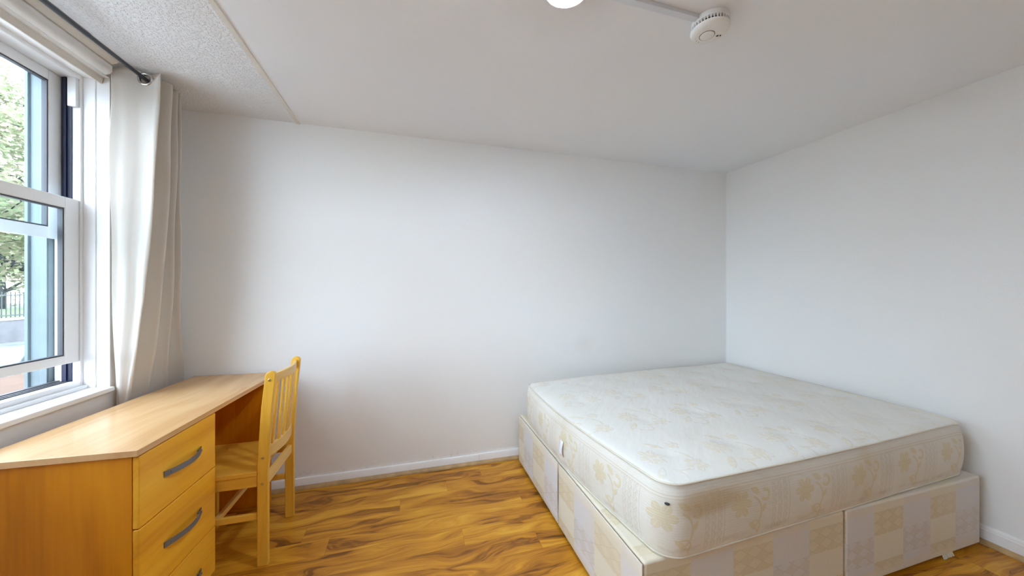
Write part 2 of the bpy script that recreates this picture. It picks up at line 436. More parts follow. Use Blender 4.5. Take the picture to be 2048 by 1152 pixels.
link('door_frame', B((DX0, DX0 + .03, YB - .12, YB + .012, 0, DZ), (DX1 - .03, DX1, YB - .12, YB + .012, 0, DZ), (DX0 + .03, DX1 - .03, YB - .12, YB + .012, DZ - .03, DZ)), 'white_gloss', d, bevel=0.003)
bm = bmesh.new(); tube(bm, [(DX0 + .09, YB - .03, 1.0), (DX0 + .09, YB + .02, 1.0), (DX0 + .11, YB + .025, 1.0), (DX0 + .20, YB + .025, 1.0)], 0.009)
link('door_handle', bm, 'grommet_metal', d, smooth=True)

def skirting(name, pts, axis, a, b, label, mat='white_gloss'):
    bm = bmesh.new(); prism(bm, pts, axis, a, b); return struct(name, bm, mat, label, 'skirting board', bevel=0.0015)
# far wall: low skirting with a joint, wooden bead under it
bm = bmesh.new()
prism(bm, [(YF, 0), (YF - .014, 0), (YF - .014, .060), (YF - .010, .066), (YF, .066)], 0, XL, 0.47)
prism(bm, [(YF, 0), (YF - .016, 0), (YF - .016, .062), (YF - .012, .069), (YF, .069)], 0, 0.4705, XR)
struct('baseboard_far', bm, 'white_gloss', 'low white skirting board along the long wall', 'skirting board', bevel=0.0012)
skirting('baseboard_right', [(XR, 0), (XR - .015, 0), (XR - .015, .070), (XR - .011, .073), (XR - .011, .084), (XR - .006, .090), (XR, .090)], 1, YB, YF - .016, 'white grooved skirting board under the right wall')
bm = bmesh.new(); prism(bm, [(YB, 0), (YB + .015, 0), (YB + .015, .08), (YB, .085)], 0, XL, DX0); prism(bm, [(YB, 0), (YB + .015, 0), (YB + .015, .08), (YB, .085)], 0, DX1, XR - .015)
struct('baseboard_back', bm, 'white_gloss', 'white skirting board either side of the door', 'skirting board')
q = [(0, 0)] + [(-math.cos(a) * .023, math.sin(a) * .021) for a in [R(10 * i) for i in range(10)]]
bm = bmesh.new(); prism(bm, [(YF - .016 + p[0], p[1]) for p in q], 0, XL, XR - .034)
struct('trim_1', bm, 'bead_wood', 'thin brown wood-effect bead where floor meets the long wall', 'floor trim')
bm = bmesh.new(); prism(bm, [(XR - .015 + p[0], p[1]) for p in q], 1, YB, YF - .016)
struct('trim_2', bm, 'bead_wood', 'thin brown wood-effect bead where floor meets the right wall', 'floor trim')
bm = bmesh.new(); prism(bm, [(TRX - .013, ZC), (TRX + .013, ZC), (TRX + .011, ZC - .006), (TRX - .011, ZC - .006)], 1, YB, YF)
struct('trim_3', bm, 'cream_plastic', 'narrow cream cover strip across the ceiling beside the stippled part', 'ceiling trim')

# ------------------------------------------------------------------ windows (a sliding sash unit, and a second added out of view for daylight)
def window(n, y0, y1, raised, label):
    w = struct('window_%d' % n, B((-1.600, -1.507, y1 - .018, y1, WZ0, WZ1), (-1.600, -1.507, y0, y0 + .018, WZ0, WZ1),
                                  (-1.600, -1.507, y0 + .018, y1 - .018, WZ1 - .030, WZ1), (-1.600, -1.507, y0 + .018, y1 - .018, WZ0, WZ0 + .038),
                                  (-1.507, -1.490, y0, y1, WZ0, WZ0 + .016)), 'white_upvc', label, 'window', bevel=0.0015)
    # sliding tracks on both jambs
    for s, ya in ((-1, y1 - .018), (1, y0 + .018)):
        bm = B((-1.572, -1.536, min(ya, ya + s * .004), max(ya, ya + s * .004), WZ0 + .038, WZ1 - .03), (-1.560, -1.552, min(ya, ya + s * .010), max(ya, ya + s * .010), WZ0 + .038, WZ1 - .03))
        link('sash_track', bm, 'navy_track', w)
        link('sash_stop', B((-1.543, -1.513, min(ya, ya + s * .016), max(ya, ya + s * .016), 2.165, WZ1 - .03)), 'white_upvc', w, bevel=0.001)
    bm = B((-1.598, -1.580, y0 + .018, y1 - .018, WZ0 + .038, WZ0 + .046), (-1.570, -1.562, y0 + .018, y1 - .018, WZ0 + .038, WZ0 + .044), (-1.552, -1.546, y0 + .018, y1 - .018, WZ0 + .038, WZ0 + .043))
    link('bottom_track', bm, 'dark_gasket', w)
    def sash(name, xa, xb, za, zb, st, top, bot):
        ya, yb = y0 + .020, y1 - .020
        s = link(name, B((xa, xb, ya, ya + st, za, zb), (xa, xb, yb - st, yb, za, zb), (xa, xb, ya + st, yb - st, zb - top, zb), (xa, xb, ya + st, yb - st, za, za + bot)), 'white_upvc', w, bevel=0.0025)
        gx = (xa + xb) / 2; gz0, gz1, gy0, gy1 = za + bot, zb - top, ya + st, yb - st; k = .006
        link('gasket', B((gx - .009, gx + .009, gy0, gy0 + k, gz0, gz1), (gx - .009, gx + .009, gy1 - k, gy1, gz0, gz1), (gx - .009, gx + .009, gy0 + k, gy1 - k, gz1 - k, gz1), (gx - .009, gx + .009, gy0 + k, gy1 - k, gz0, gz0 + k)), 'dark_gasket', s)
        bm = bmesh.new(); bm.faces.new([bm.verts.new(p) for p in ((gx, gy0, gz0), (gx, gy1, gz0), (gx, gy1, gz1), (gx, gy0, gz1))])
        link('glass', bm, 'glass', s)
    sash('upper_sash', -1.597, -1.574, 1.545, WZ1 - .031, .056, .045, .050)
    zb = WZ0 + .046 + raised
    sash('lower_sash', -1.538, -1.511, zb, zb + .755, .066, .050, .038)
    # outer storm frame in grey blue paint with its own rails
    ox0, ox1 = -1.665, -1.602
    link('outer_frame', B((ox0, ox1, y1 - .040, y1, WZ0, WZ1), (ox0, ox1, y0, y0 + .040, WZ0, WZ1), (ox0, ox1, y0 + .04, y1 - .04, WZ1 - .04, WZ1), (ox0, ox1, y0 + .04, y1 - .04, WZ0 - .02, WZ0 + .012),
                          (ox0 - .012, ox0, y1 - .05, y1 - .032, WZ0, WZ1), (-1.63, -1.604, y1 - .046, y1 - .04, WZ0, WZ1)), 'outer_frame_paint', w, bevel=0.002)
    return w
WM = 0.86
w1 = window(1, WM + .03, WY1, .085, 'white sliding sash window nearest the curtain, lower sash slightly raised')
added_window = window(2, WY0, WM - .03, .0, 'unseen closed white sash window further from the curtain, added for more daylight')  # extra window added out of view to let more light into the room
bm = B((-1.60, -1.50, WM - .03, WM + .03, WZ0, WZ1)); struct('window_3', bm, 'white_upvc', 'white mullion post between the sash window and the added unseen one', 'window post', bevel=0.003)
# sill board, stepped frame moulding
bm = B((-1.507, -1.392, WY0, WY1, WZ0 - .022, WZ0)); struct('trim_4', bm, 'white_gloss', 'white window sill board behind the desk', 'window sill', bevel=0.004, segs=3)
# reveal lining: two upright boards with a joint, and the head board
bm = B((-1.507, -1.462, WY1 - .006, WY1 + .001, WZ0, WZ1), (-1.459, -1.409, WY1 - .004, WY1 + .001, WZ0, WZ1), (-1.507, -1.412, WY0 - .001, WY0 + .005, WZ0, WZ1), (-1.507, -1.462, WY0 + .005, WY1 - .006, WZ1 - .012, WZ1 + .001))
struct('trim_5', bm, 'white_gloss', 'white boarded lining inside the window recess', 'window lining', bevel=0.0015)
bm = bmesh.new()
prism(bm, [(-1.470, 2.318), (-1.442, 2.297), (-1.436, 2.297), (-1.432, 2.318), (-1.432, 2.333), (-1.470, 2.333)], 1, WY0, WY1 - .007)
struct('trim_6', bm, 'cream_plastic', 'beige moulding under the head of the window recess', 'window moulding')

# blind headrail fixed at ceiling level over the window
t = empty('blind_headrail', 'white profiled blind headrail at ceiling level above the window', 'blind rail', (-1.40, 1.0, ZC))
def lp(pts, o=t): return [(x - o.location.x, z - o.location.z) for x, z in pts]
bm = bmesh.new(); prism(bm, lp([(-1.410, ZC), (-1.410, 2.332), (-1.402, 2.327), (-1.384, 2.334), (-1.376, 2.345), (-1.376, 2.372), (-1.380, 2.375), (-1.380, ZC)]), 1, -1.45, 1.081)
link('cassette', bm, 'white_plastic', t, bevel=0.001)
bm = bmesh.new(); prism(bm, lp([(-1.380, ZC), (-1.380, 2.380), (-1.374, 2.376), (-1.352, 2.386), (-1.348, 2.392), (-1.348, ZC)]), 1, -1.45, 1.074)
link('front_track', bm, 'cream_plastic', t, bevel=0.001)
link('end_screw', B((.022, .030, 1.0735, 1.0765, -.016, -.010)), 'black_plastic', t)

# ------------------------------------------------------------------ curtain
def ratio(u):                       # x/y of the view ray through image column u
    a = (u - 1024) / 683; c, s = math.cos(R(16)), math.sin(R(16))
    return (a * c + s) / (-a * s + c)
ZK = [2.395, 2.00, 1.51, 1.26, 1.02, .77, .30]
EU = [[222, 219, 222, 226, 228, 232, 236],        # outline and fold columns from top to hem, measured on the photograph
      [321, 314, 298, 289, 273, 257, 250],
      [345, 341, 332, 322, 311, 296, 290],
      [356, 354, 349, 345, 339, 334, 332],
      [362, 362, 362, 362, 364, 366, 366]]
RX = [-1.216, -1.224, -1.250, -1.270, -1.300, -1.349, -1.352]
def lerpk(arr, z):
    for i in range(len(ZK) - 1):
        if z >= ZK[i + 1]:
            t_ = (ZK[i] - z) / (ZK[i] - ZK[i + 1]); t_ = min(max(t_, 0), 1); return arr[i] + (arr[i + 1] - arr[i]) * t_
    return arr[-1]
cur = empty('curtain', 'cream eyelet curtain drawn to the right end of the window', 'curtain', (-1.36, 2.30, 0.3))
NS, NZ = 190, 120
def profile(z):
    rx = lerpk(RX, z); vx = -1.392; amp = rx - vx; k_ = min(1, max(0, (z - 1.0) / .8))
    E_ = [ratio(lerpk(e, z)) for e in EU]
    yL = vx / E_[0]; P = [(vx, yL)]
    r1 = (rx, rx / E_[1]); 
    kt = min(1, max(0, (z - 1.0) / 1.34)); kt = kt * kt * (3 - 2 * kt)
    for q_ in (.14, .28, .42, .56, .70, .84):
        dep = .016 * kt * math.sin(math.pi * q_) + .007 * math.sin(q_ * 9.5 + z * .9) * min(1, max(0, (z - .75) / .5)) * (1 - .6 * kt)
        P.append((vx + amp * q_, yL + (r1[1] - yL) * q_ + dep - .012 * (1 - k_) * math.sin(math.pi * q_)))
    P += [(vx + amp * .955, r1[1] - .006), r1]
    prev = r1
    for k in (2, 3, 4):
        rk = (rx + (.004 if k == 2 else -.006 * (k - 1)) * (amp / .17), 0); rk = (rk[0], rk[0] / E_[k])
        gap = rk[1] - prev[1]
        vy = prev[1] + (max(min(.5 * gap, .035), .050 * kt) if k == 2 else min(.5 * gap, .035))
        P += [(prev[0] - amp * .22, prev[1] + .006 + .1 * gap), (vx + amp * .30, vy - .004), (vx + .004, vy), (vx + amp * .35, vy + gap * .16), (rk[0] - amp * .22, rk[1] - gap * .16 - .002), rk]
        prev = rk
    P += [(prev[0] - amp * .3, prev[1] + .008), (vx + .006, min(prev[1] + .012, YF - .012))]
    P = [(x, min(y, YF - .008)) for x, y in P]
    return catmull(P, NS)
bm = bmesh.new(); grid = []
rnd = random.Random(4)
for j in range(NZ + 1):
    zz = 2.395 + (0.30 - 2.395) * j / NZ
    pr = profile(zz); row = []
    for i, (x, y) in enumerate(pr):
        s = i / (NS - 1)
        droop = (.028 * max(0, 1 - s / .05) + .040 * math.exp(-((s - .21) / .05) ** 2)) if s < .3 else .008 + .006 * math.sin(s * 40)
        z = zz - droop * max(0, 1 - j / 14)
        wob = .0025 * math.sin(zz * 9 + s * 21) * min(1, j / 10)
        row.append(bm.verts.new((x + wob - cur.location.x, y + wob * .6 - cur.location.y, z - cur.location.z)))
    grid.append(row)
GX, GZ = -1.280, 2.354
gi = min(range(NS // 3), key=lambda i: abs(profile(GZ)[i][0] - GX)); GY = profile(GZ)[gi][1]
for j in range(NZ):
    for i in range(NS - 1):
        q_ = (grid[j][i], grid[j + 1][i], grid[j + 1][i + 1], grid[j][i + 1])
        if i < NS * .22:
            c_ = sum((v.co for v in q_), Vector()) / 4 + cur.location
            if math.hypot(c_.x - GX, c_.z - GZ) < .024: continue
        bm.faces.new(q_)
bmesh.ops.delete(bm, geom=[v for v in bm.verts if not v.link_faces], context='VERTS')
cl = link('fabric', bm, 'curtain', cur, smooth=True)
so = cl.modifiers.new('thickness', 'SOLIDIFY'); so.thickness = .0022; so.offset = 0
# eyelet ring in the first panel
nrm = Vector((profile(GZ)[gi + 2][1] - profile(GZ)[gi - 2][1], -(profile(GZ)[gi + 2][0] - profile(GZ)[gi - 2][0]), 0)).normalized()
bm = bmesh.new(); lathe(bm, [(.022, -.004), (.022, -.0065), (.026, -.008), (.031, -.006), (.033, -.002), (.033, .002), (.031, .006), (.026, .008), (.022, .0065), (.022, .0035)], (0, 0, 0), 'Z', 40)
bmesh.ops.delete(bm, geom=[f for f in bm.faces if len(f.verts) > 4], context='FACES')
rings = [v for v in bm.verts]
o = link('eyelet', bm, 'grommet_metal', cur, smooth=True)
o.location = Vector((GX, GY, GZ)) - cur.location; o.rotation_euler = nrm.to_track_quat('Z', 'Y').to_euler()
# loose threads of the side hem
bm = bmesh.new(); pts = []
for z in [1.62, 1.50, 1.40, 1.30, 1.24]:
    pts.append((-1.404, 2.085 + .01 * math.sin(z * 14), z))
tube(bm, [Vector(p) - cur.location for p in catmull([tuple(p) for p in pts], 16)], .0005, 5)
link('loose_thread', bm, 'curtain', cur)

rod = empty('curtain_rod', 'thin dark grey metal curtain rod close under the ceiling', 'curtain rod', (GX, 1.0, GZ))
bm = bmesh.new(); tube(bm, [(0, -1.9, 0), (0, 1.30, 0)], .0088, 20); link('pole', bm, 'rod_metal', rod, smooth=True)
bm = bmesh.new(); tube(bm, [(0, -.10, 0), (0, .82, 0)], .0100, 20); link('outer_sleeve', bm, 'rod_metal', rod, smooth=True)
for yy in (-1.8, 1.46):
    bm = bmesh.new(); tube(bm, [(0, yy, 0), (-.06, yy, 0), (-.130, yy, 0)], .005, 10); lathe(bm, [(.015, -.130), (.015, -.124), (.006, -.121)], (0, yy, 0), 'X', 20); lathe(bm, [(.0125, -.006), (.0125, .006)], (0, yy, 0), 'Y', 20)
    if yy > 0:
        bm.free(); bm = bmesh.new(); lathe(bm, [(.0165, 1.29), (.018, 1.30), (.018, 1.315), (.0145, 1.325), (.004, 1.329)], (0, 0, 0), 'Y', 20); link('finial', bm, 'rod_metal', rod, smooth=True)
    else: link('bracket', bm, 'rod_metal', rod, smooth=True)

# ------------------------------------------------------------------ ceiling fittings
lamp = empty('ceiling_lamp', 'small round glowing white ceiling lamp', 'ceiling lamp', (.520, 1.108, ZC))
bm = bmesh.new(); lathe(bm, [(.078, 0), (.082, -.004), (.082, -.030), (.078, -.033), (.075, -.030)], (0, 0, 0), 'Z', 48); link('lamp_base', bm, 'white_plastic', lamp, smooth=True)
bm = bmesh.new(); lathe(bm, [(.0745, -.0302)] + [(.0745 * math.cos(a), -.0302 - .012 * math.sin(a)) for a in [R(9 * i) for i in range(1, 10)]], (0, 0, 0), 'Z', 48); link('diffuser', bm, 'diffuser', lamp, smooth=True)

tk = props(link('cable_trunking', B((.603, 1.086, 1.096, 1.122, ZC - .016, ZC)), 'trunking_plastic', bevel=.0015), 'pale blue-grey plastic cable trunking between lamp and smoke alarm', 'cable trunking')

AX, AY = 1.155, 1.112
al = empty('smoke_alarm', 'round white smoke alarm on the ceiling above the bed', 'smoke alarm', (AX, AY, ZC))
bm = bmesh.new(); lathe(bm, [(.066, 0), (.068, -.004), (.068, -.022), (.062, -.026)], (0, 0, 0), 'Z', 64); link('base_plate', bm, 'white_plastic', al, smooth=False, bevel=.001)
bm = bmesh.new(); lathe(bm, [(.060, -.024), (.060, -.040)], (0, 0, 0), 'Z', 48); link('dark_chamber', bm, 'black_plastic', al)
bm = bmesh.new()
for k in range(38):
    a = 2 * math.pi * k / 38; r = .0665
    c_, s_ = math.cos(a), math.sin(a); m_ = Matrix.Translation((r * c_, r * s_, -.0315)) @ Matrix.Rotation(a, 4, 'Z')
    q_ = bmesh.ops.create_cube(bm, size=1)['verts']
    bmesh.ops.scale(bm, verts=q_, vec=(.008, .0034, .016)); bmesh.ops.transform(bm, verts=q_, matrix=m_)
link('vent_ribs', bm, 'white_plastic', al)
bm = bmesh.new(); lathe(bm, [(.066, -.0375), (.0705, -.038), (.0715, -.041), (.070, -.045), (.064, -.050), (.050, -.0535), (.034, -.0550), (.020, -.0553)], (0, 0, 0), 'Z', 64); link('cover', bm, 'white_plastic', al, smooth=True)
bm = bmesh.new(); lathe(bm, [(.0265, -.0548), (.0262, -.0572), (.0245, -.0580), (.010, -.0584)], (-.004, .010, 0), 'Z', 48); link('test_button', bm, 'white_plastic', al, smooth=True)
bm = bmesh.new(); lathe(bm, [(.0285, -.0540), (.0285, -.0560), (.0265, -.0560), (.0265, -.0550)], (-.004, .010, 0), 'Z', 48); link('button_gap', bm, 'dark_gasket', al)
for (px, py, rr) in ((.038, .000, .0048), (.049, -.004, .003)):
    bm = bmesh.new(); lathe(bm, [(rr, -.050), (rr, -.0555)], (px, py, 0), 'Z', 16); link('indicator_hole', bm, 'black_plastic', al)
for (px, py) in ((-.030, .042), (-.018, .050), (-.004, .053)):
    bm = bmesh.new(); lathe(bm, [(.0016, -.048), (.0016, -.0530)], (px, py, 0), 'Z', 10); link('sounder_hole', bm, 'black_plastic', al)

# ------------------------------------------------------------------ desk
DR = -2.6
desk = empty('desk', 'light oak-effect desk with drawers under the window', 'desk', (-.884, 1.435, 0), R(DR))
DL, DD = 1.092, .458
link('desktop', B((-DD, 0, 0, DL, .758, .780)), 'desk_top_laminate', desk, bevel=.002)
link('side_panel', B((-.440, -.024, .012, .030, 0, .7575)), 'panel_laminate', desk, bevel=.001)
link('side_panel', B((-.440, -.024, .410, .428, 0, .7575)), 'panel_laminate', desk, bevel=.001)
link('end_panel', B((-.440, -.004, .975, .993, 0, .7575)), 'panel_laminate', desk, bevel=.001)
link('back_panel', B((-.440, -.424, .4285, .9745, .10, .7575)), 'panel_laminate', desk, bevel=.001)
link('plinth', B((-.42, -.040, .0305, .4095, 0, .052)), 'panel_laminate', desk)
for k, (z0, z1) in enumerate(((.511, .754), (.2445, .507), (.040, .2405))):
    dr = link('drawer', B((-.022, -.003, .0115, .4285, z0, z1)), 'drawer_laminate', desk, bevel=.003)
    link('drawer_box', B((-.40, -.0222, .040, .400, z0 + .02, z1 - .04)), 'panel_laminate', dr)
    zc = {0: .637, 1: .377, 2: .118}[k]
    bm = bmesh.new(); P = []
    n = 18
    for i in range(n + 1):
        t_ = -1 + 2 * i / n; yy = .222 + .104 * t_
        xx = -.003 + .004 + .027 * (1 - t_ * t_) ; P.append((xx, yy))
    outer = P; inner = [(x - .0035, y) for x, y in P[::-1]]
    A = [bm.verts.new((x, y, zc - .0105)) for x, y in P]; Bt = [bm.verts.new((x, y, zc + .0105)) for x, y in P]
    A2 = [bm.verts.new((x - .0036, y, zc - .0105)) for x, y in P]; B2 = [bm.verts.new((x - .0036, y, zc + .0105)) for x, y in P]
    for i in range(n):
        bm.faces.new((A[i], A[i + 1], Bt[i + 1], Bt[i])); bm.faces.new((A2[i + 1], A2[i], B2[i], B2[i + 1]))
        bm.faces.new((Bt[i], Bt[i + 1], B2[i + 1], B2[i])); bm.faces.new((A[i + 1], A[i], A2[i], A2[i + 1]))
    for i in (0, n): bm.faces.new((A[i], Bt[i], B2[i], A2[i]))
    for yy in (.222 - .084, .222 + .084):
        lathe(bm, [(.0042, -.0035), (.0042, .012)], (0, yy, zc), 'X', 12)
    h = link('handle', bm, 'handle_metal', dr, smooth=False); h['label'] = 'dark grey metal bow handle'

# ------------------------------------------------------------------ chair
ch = empty('dining_chair', 'pine slat-back wooden chair tucked into the desk', 'chair', (-.87, 2.073, 0))
CX, CY = ch.location.x, ch.location.y
Y0, Y1 = 1.880, 2.266
def post(y0, y1):
    # front and back edge of the upright in x over height
    zs = [0, .20, .46, .60, .75, .87, .90]
    cx = [-.6905, -.6905, -.690, -.684, -.674, -.6615, -.6585]
    L_ = [(c - .0225 - CX, z) for c, z in zip(cx, zs)]; Rr = [(c + .0225 - CX, z) for c, z in zip(cx, zs)]
    top = [(-.6575 - CX + .0225 * math.cos(a), .900 + .022 * math.sin(a)) for a in [R(20 * i) for i in range(1, 9)]]
    bm = bmesh.new(); prism(bm, [Rr[i] for i in range(len(Rr))] + top + L_[::-1], 1, y0 - CY, y1 - CY); return bm
link('rear_leg', post(Y0, Y0 + .024), 'pine_upright', ch, bevel=.004, segs=3)
link('rear_leg', post(Y1 - .024, Y1), 'pine_upright', ch, bevel=.004, segs=3)
def bent(z0, z1, xf, bow, th, ya=Y0 + .024, yb=Y1 - .024, lean=0.0):
    bm = bmesh.new(); n = 14; rows = []
    for i in range(n + 1):
        s = i / n; y = ya + (yb - ya) * s; x = xf + bow * 4 * s * (1 - s)
        rows.append([bm.verts.new((x + dx + (lean if z > z0 else 0) - CX, y - CY, z)) for dx, z in ((-th / 2, z0), (th / 2, z0), (th / 2, z1), (-th / 2, z1))])
    for A, Bq in zip(rows, rows[1:]):
        for k in range(4): bm.faces.new((A[k], A[(k + 1) % 4], Bq[(k + 1) % 4], Bq[k]))
    bm.faces.new(rows[0][::-1]); bm.faces.new(rows[-1]); return bm
link('top_rail', bent(.862, .905, -.664, .030, .018, lean=.002), 'pine_across', ch, bevel=.003)
link('lower_rail', bent(.500, .556, -.688, .030, .018), 'pine_across', ch, bevel=.003)
ya, yb = Y0 + .024, Y1 - .024
for i in range(6):
    s = (i + 1) / 7; y = ya + (yb - ya) * s; bw = .030 * 4 * s * (1 - s)
    bm = bmesh.new(); xa, xb = -.688 + bw, -.664 + bw
    vs = []
    for z, x in ((.554, xa), (.864, xb)):
        for dx, dy in ((-.005, -.013), (.005, -.013), (.005, .013), (-.005, .013)): vs.append(bm.verts.new((x + dx - CX, y + dy - CY, z)))
    for f in ((3, 2, 1, 0), (4, 5, 6, 7), (0, 1, 5, 4), (1, 2, 6, 5), (2, 3, 7, 6), (3, 0, 4, 7)): bm.faces.new([vs[k] for k in f])
    link('slat', bm, 'pine_upright', ch, bevel=.002)
# scooped seat
bm = bmesh.new(); NX, NY = 26, 22; gt, gb = [], []
for i in range(NX + 1):
    s = i / NX; x = -.714 - .386 * s; rt, rb = [], []
    half = (Y1 - Y0) / 2 - .002 - .012 * (s > .93) * (s - .93) / .07
    for j in range(NY + 1):
        t_ = -1 + 2 * j / NY; y = (Y0 + Y1) / 2 + half * t_
        dip = .010 * (1 - t_ ** 4) * max(0, 1 - ((s - .45) / .55) ** 4)
        z = .452 - dip - (.008 * ((s - .85) / .15) ** 2 if s > .85 else 0)
        rt.append(bm.verts.new((x - CX, y - CY, z))); rb.append(bm.verts.new((x - CX, y - CY, .430)))
    gt.append(rt); gb.append(rb)
for i in range(NX):
    for j in range(NY):
        bm.faces.new((gt[i][j], gt[i + 1][j], gt[i + 1][j + 1], gt[i][j + 1])); bm.faces.new((gb[i][j + 1], gb[i + 1][j + 1], gb[i + 1][j], gb[i][j]))
    bm.faces.new((gt[i + 1][0], gt[i][0], gb[i][0], gb[i + 1][0])); bm.faces.new((gt[i][NY], gt[i + 1][NY], gb[i + 1][NY], gb[i][NY]))
for j in range(NY):
    bm.faces.new((gt[0][j], gt[0][j + 1], gb[0][j + 1], gb[0][j])); bm.faces.new((gt[NX][j + 1], gt[NX][j], gb[NX][j], gb[NX][j + 1]))
link('seat', bm, 'pine_deep', ch, bevel=.004, segs=3)
def cb(n, x0, x1, y0, y1, z0, z1, m): return link(n, B((x0 - CX, x1 - CX, y0 - CY, y1 - CY, z0, z1)), m, ch, bevel=.003)
cb('front_leg', -1.075, -1.035, Y0 + .004, Y0 + .030, 0, .4295, 'pine_upright'); cb('front_leg', -1.075, -1.035, Y1 - .030, Y1 - .004, 0, .4295, 'pine_upright')
cb('side_apron', -1.0345, -.7135, Y0 + .006, Y0 + .024, .378, .4295, 'pine_deep'); cb('side_apron', -1.0345, -.7135, Y1 - .024, Y1 - .006, .378, .4295, 'pine_deep')
cb('front_apron', -1.070, -1.052, Y0 + .0305, Y1 - .0305, .378, .4295, 'pine_across'); cb('rear_apron', -.697, -.677, Y0 + .0245, Y1 - .0245, .372, .420, 'pine_across')
cb('side_stretcher', -1.0345, -.7135, Y0 + .006, Y0 + .022, .222, .252, 'pine_deep'); cb('side_stretcher', -1.0345, -.7135, Y1 - .022, Y1 - .006, .222, .252, 'pine_deep')
cb('cross_stretcher', -.894, -.874, Y0 + .0225, Y1 - .0225, .224, .250, 'pine_across')
for z, x in ((.882, -.6610), (.515, -.688), (.392, -.690)):
    for yy, d_ in ((Y0, -1), (Y1, 1)):
        bm = bmesh.new(); pr_ = [(.0065, .0), (.0068, .0022 * d_), (.0045, .0035 * d_), (.0035, .0020 * d_)]
        lathe(bm, pr_, (x - CX, yy - CY, z), 'Y', 20); bl = link('bolt', bm, 'brass', ch, smooth=False)

# ------------------------------------------------------------------ divan bed base, two halves
BX0, BXm, BX1, BY0, BY1, BZ0, BZ1 = .767, 1.781, 2.776, 1.0155, 2.468, .020, .362
def divan_box(bm, x0, x1, y0, y1, z0, z1, r_tr=0.0):
    """upholstered box with subdivided, slightly uneven faces and metre UVs"""
    uvl = bm.loops.layers.uv.verify(); rr = random.Random(int(x0 * 1000))
    def face(o, du, dv, nu, nv, u0, v0, ud):
        vs = []
        for i in range(nu + 1):
            row = []
            for j in range(nv + 1):
                p = Vector(o) + Vector(du) * (i / nu) + Vector(dv) * (j / nv); row.append((bm.verts.new(p), (u0 + ud * Vector(du).length * i / nu, v0 + Vector(dv).length * j / nv)))
            vs.append(row)
        for i in range(nu):
            for j in range(nv):
                q_ = (vs[i][j], vs[i + 1][j], vs[i + 1][j + 1], vs[i][j + 1]); f = bm.faces.new([a[0] for a in q_])
                for l, a in zip(f.loops, q_): l[uvl].uv = a[1]
    X, Y, Z = x1 - x0, y1 - y0, z1 - z0
    nx, ny, nz = 16, 20, 6
    face((x0, y0, z0), (X, 0, 0), (0, 0, Z), nx, nz, x0 - BX0, 0, 1); face((x0, y1, z0), (X, 0, 0), (0, 0, Z), nx, nz, x0 - BX0, 0, 1)
    face((x0, y0, z0), (0, Y, 0), (0, 0, Z), ny, nz, .06, 0, 1); face((x1, y0, z0), (0, Y, 0), (0, 0, Z), ny, nz, 0, 0, 1)
    face((x0, y0, z1), (X, 0, 0), (0, Y, 0), nx, ny, x0 - BX0, 0, 1); face((x0, y0, z0), (X, 0, 0), (0, Y, 0), nx, ny, 0, 0, 1)
    bmesh.ops.remove_doubles(bm, verts=bm.verts, dist=.0001)
for k, (x0, x1, lab) in enumerate(((BX0, BXm - .006, 'left half of the worn check divan base, fabric end panels facing the floor space'), (BXm + .006, BX1, 'right half of the worn check divan base, beside the right wall'))):
    o = empty('divan_base', lab, 'bed base', ((x0 + x1) / 2, (BY0 + BY1) / 2, 0), 0, 'halves of the divan base')
    bm = bmesh.new(); divan_box(bm, x0 + (.005 if k == 0 else 0), x1, BY0, BY1, BZ0, BZ1)
    bmesh.ops.translate(bm, verts=bm.verts, vec=-o.location); body = link('upholstered_box', bm, 'divan', o, bevel=.010, segs=4)
    for px in (x0 + .08, x1 - .08):
        for py in (BY0 + .08, BY1 - .08):
            bm = bmesh.new(); lathe(bm, [(.016, 0), (.022, .0195)], (px - o.location.x, py - o.location.y, 0), 'Z', 16); link('glide', bm, 'black_plastic', o)
    if k == 0:
        ym = 1.7365
        for (a, b_, s) in ((BY0 + .001, ym - .004, -1), (ym + .004, BY1, 1)):
            bm = bmesh.new(); uvl = bm.loops.layers.uv.verify(); n1, n2 = 14, 8; g_ = []
            for i in range(n1 + 1):
                row = []
                for j in range(n2 + 1):
                    v = j / n2; t_ = i / n1
                    ya_, yb_ = a, b_
                    pinch = .012 * math.sin(math.pi * v) ** 1.0
                    if s < 0: yb_ = b_ - pinch * (.3)
                    else: ya_ = a + pinch * .6
                    y = ya_ + (yb_ - ya_) * t_; z = BZ0 + .002 + (BZ1 - BZ0 - .008) * v
                    row.append(bm.verts.new((x0 - o.location.x - .001, y - o.location.y, z)))
                g_.append(row)
            for i in range(n1):
                for j in range(n2):
                    f = bm.faces.new((g_[i][j], g_[i + 1][j], g_[i + 1][j + 1], g_[i][j + 1]))
                    for l in f.loops: l[uvl].uv = (l.vert.co.y + 1.0, l.vert.co.z)
            p_ = link('end_panel', bm, 'divan', o, smooth=True)
            so = p_.modifiers.new('pad', 'SOLIDIFY'); so.thickness = .0055; so.offset = -1
            bv = p_.modifiers.new('bevel', 'BEVEL'); bv.width = .002; bv.segments = 2; bv.limit_method = 'ANGLE'; bv.angle_limit = R(50)
            so.offset = 1
    else:
        # torn tuft of lining hanging under the front edge
        bm = bmesh.new(); rr = random.Random(3)
        for i in range(7):
            xx = 2.46 + i * .012; vs = [(xx, BY0 + .002, BZ0 + .006), (xx + .011, BY0 + .002, BZ0 + .006), (xx + .010, BY0 - .005 - .003 * rr.random(), .004 + .005 * rr.random()), (xx + .003, BY0 - .004, .004 + .006 * rr.random())]
            bm.faces.new([bm.verts.new(Vector(v) - o.location) for v in vs])
        link('frayed_lining', bm, 'piping_cloth', o)

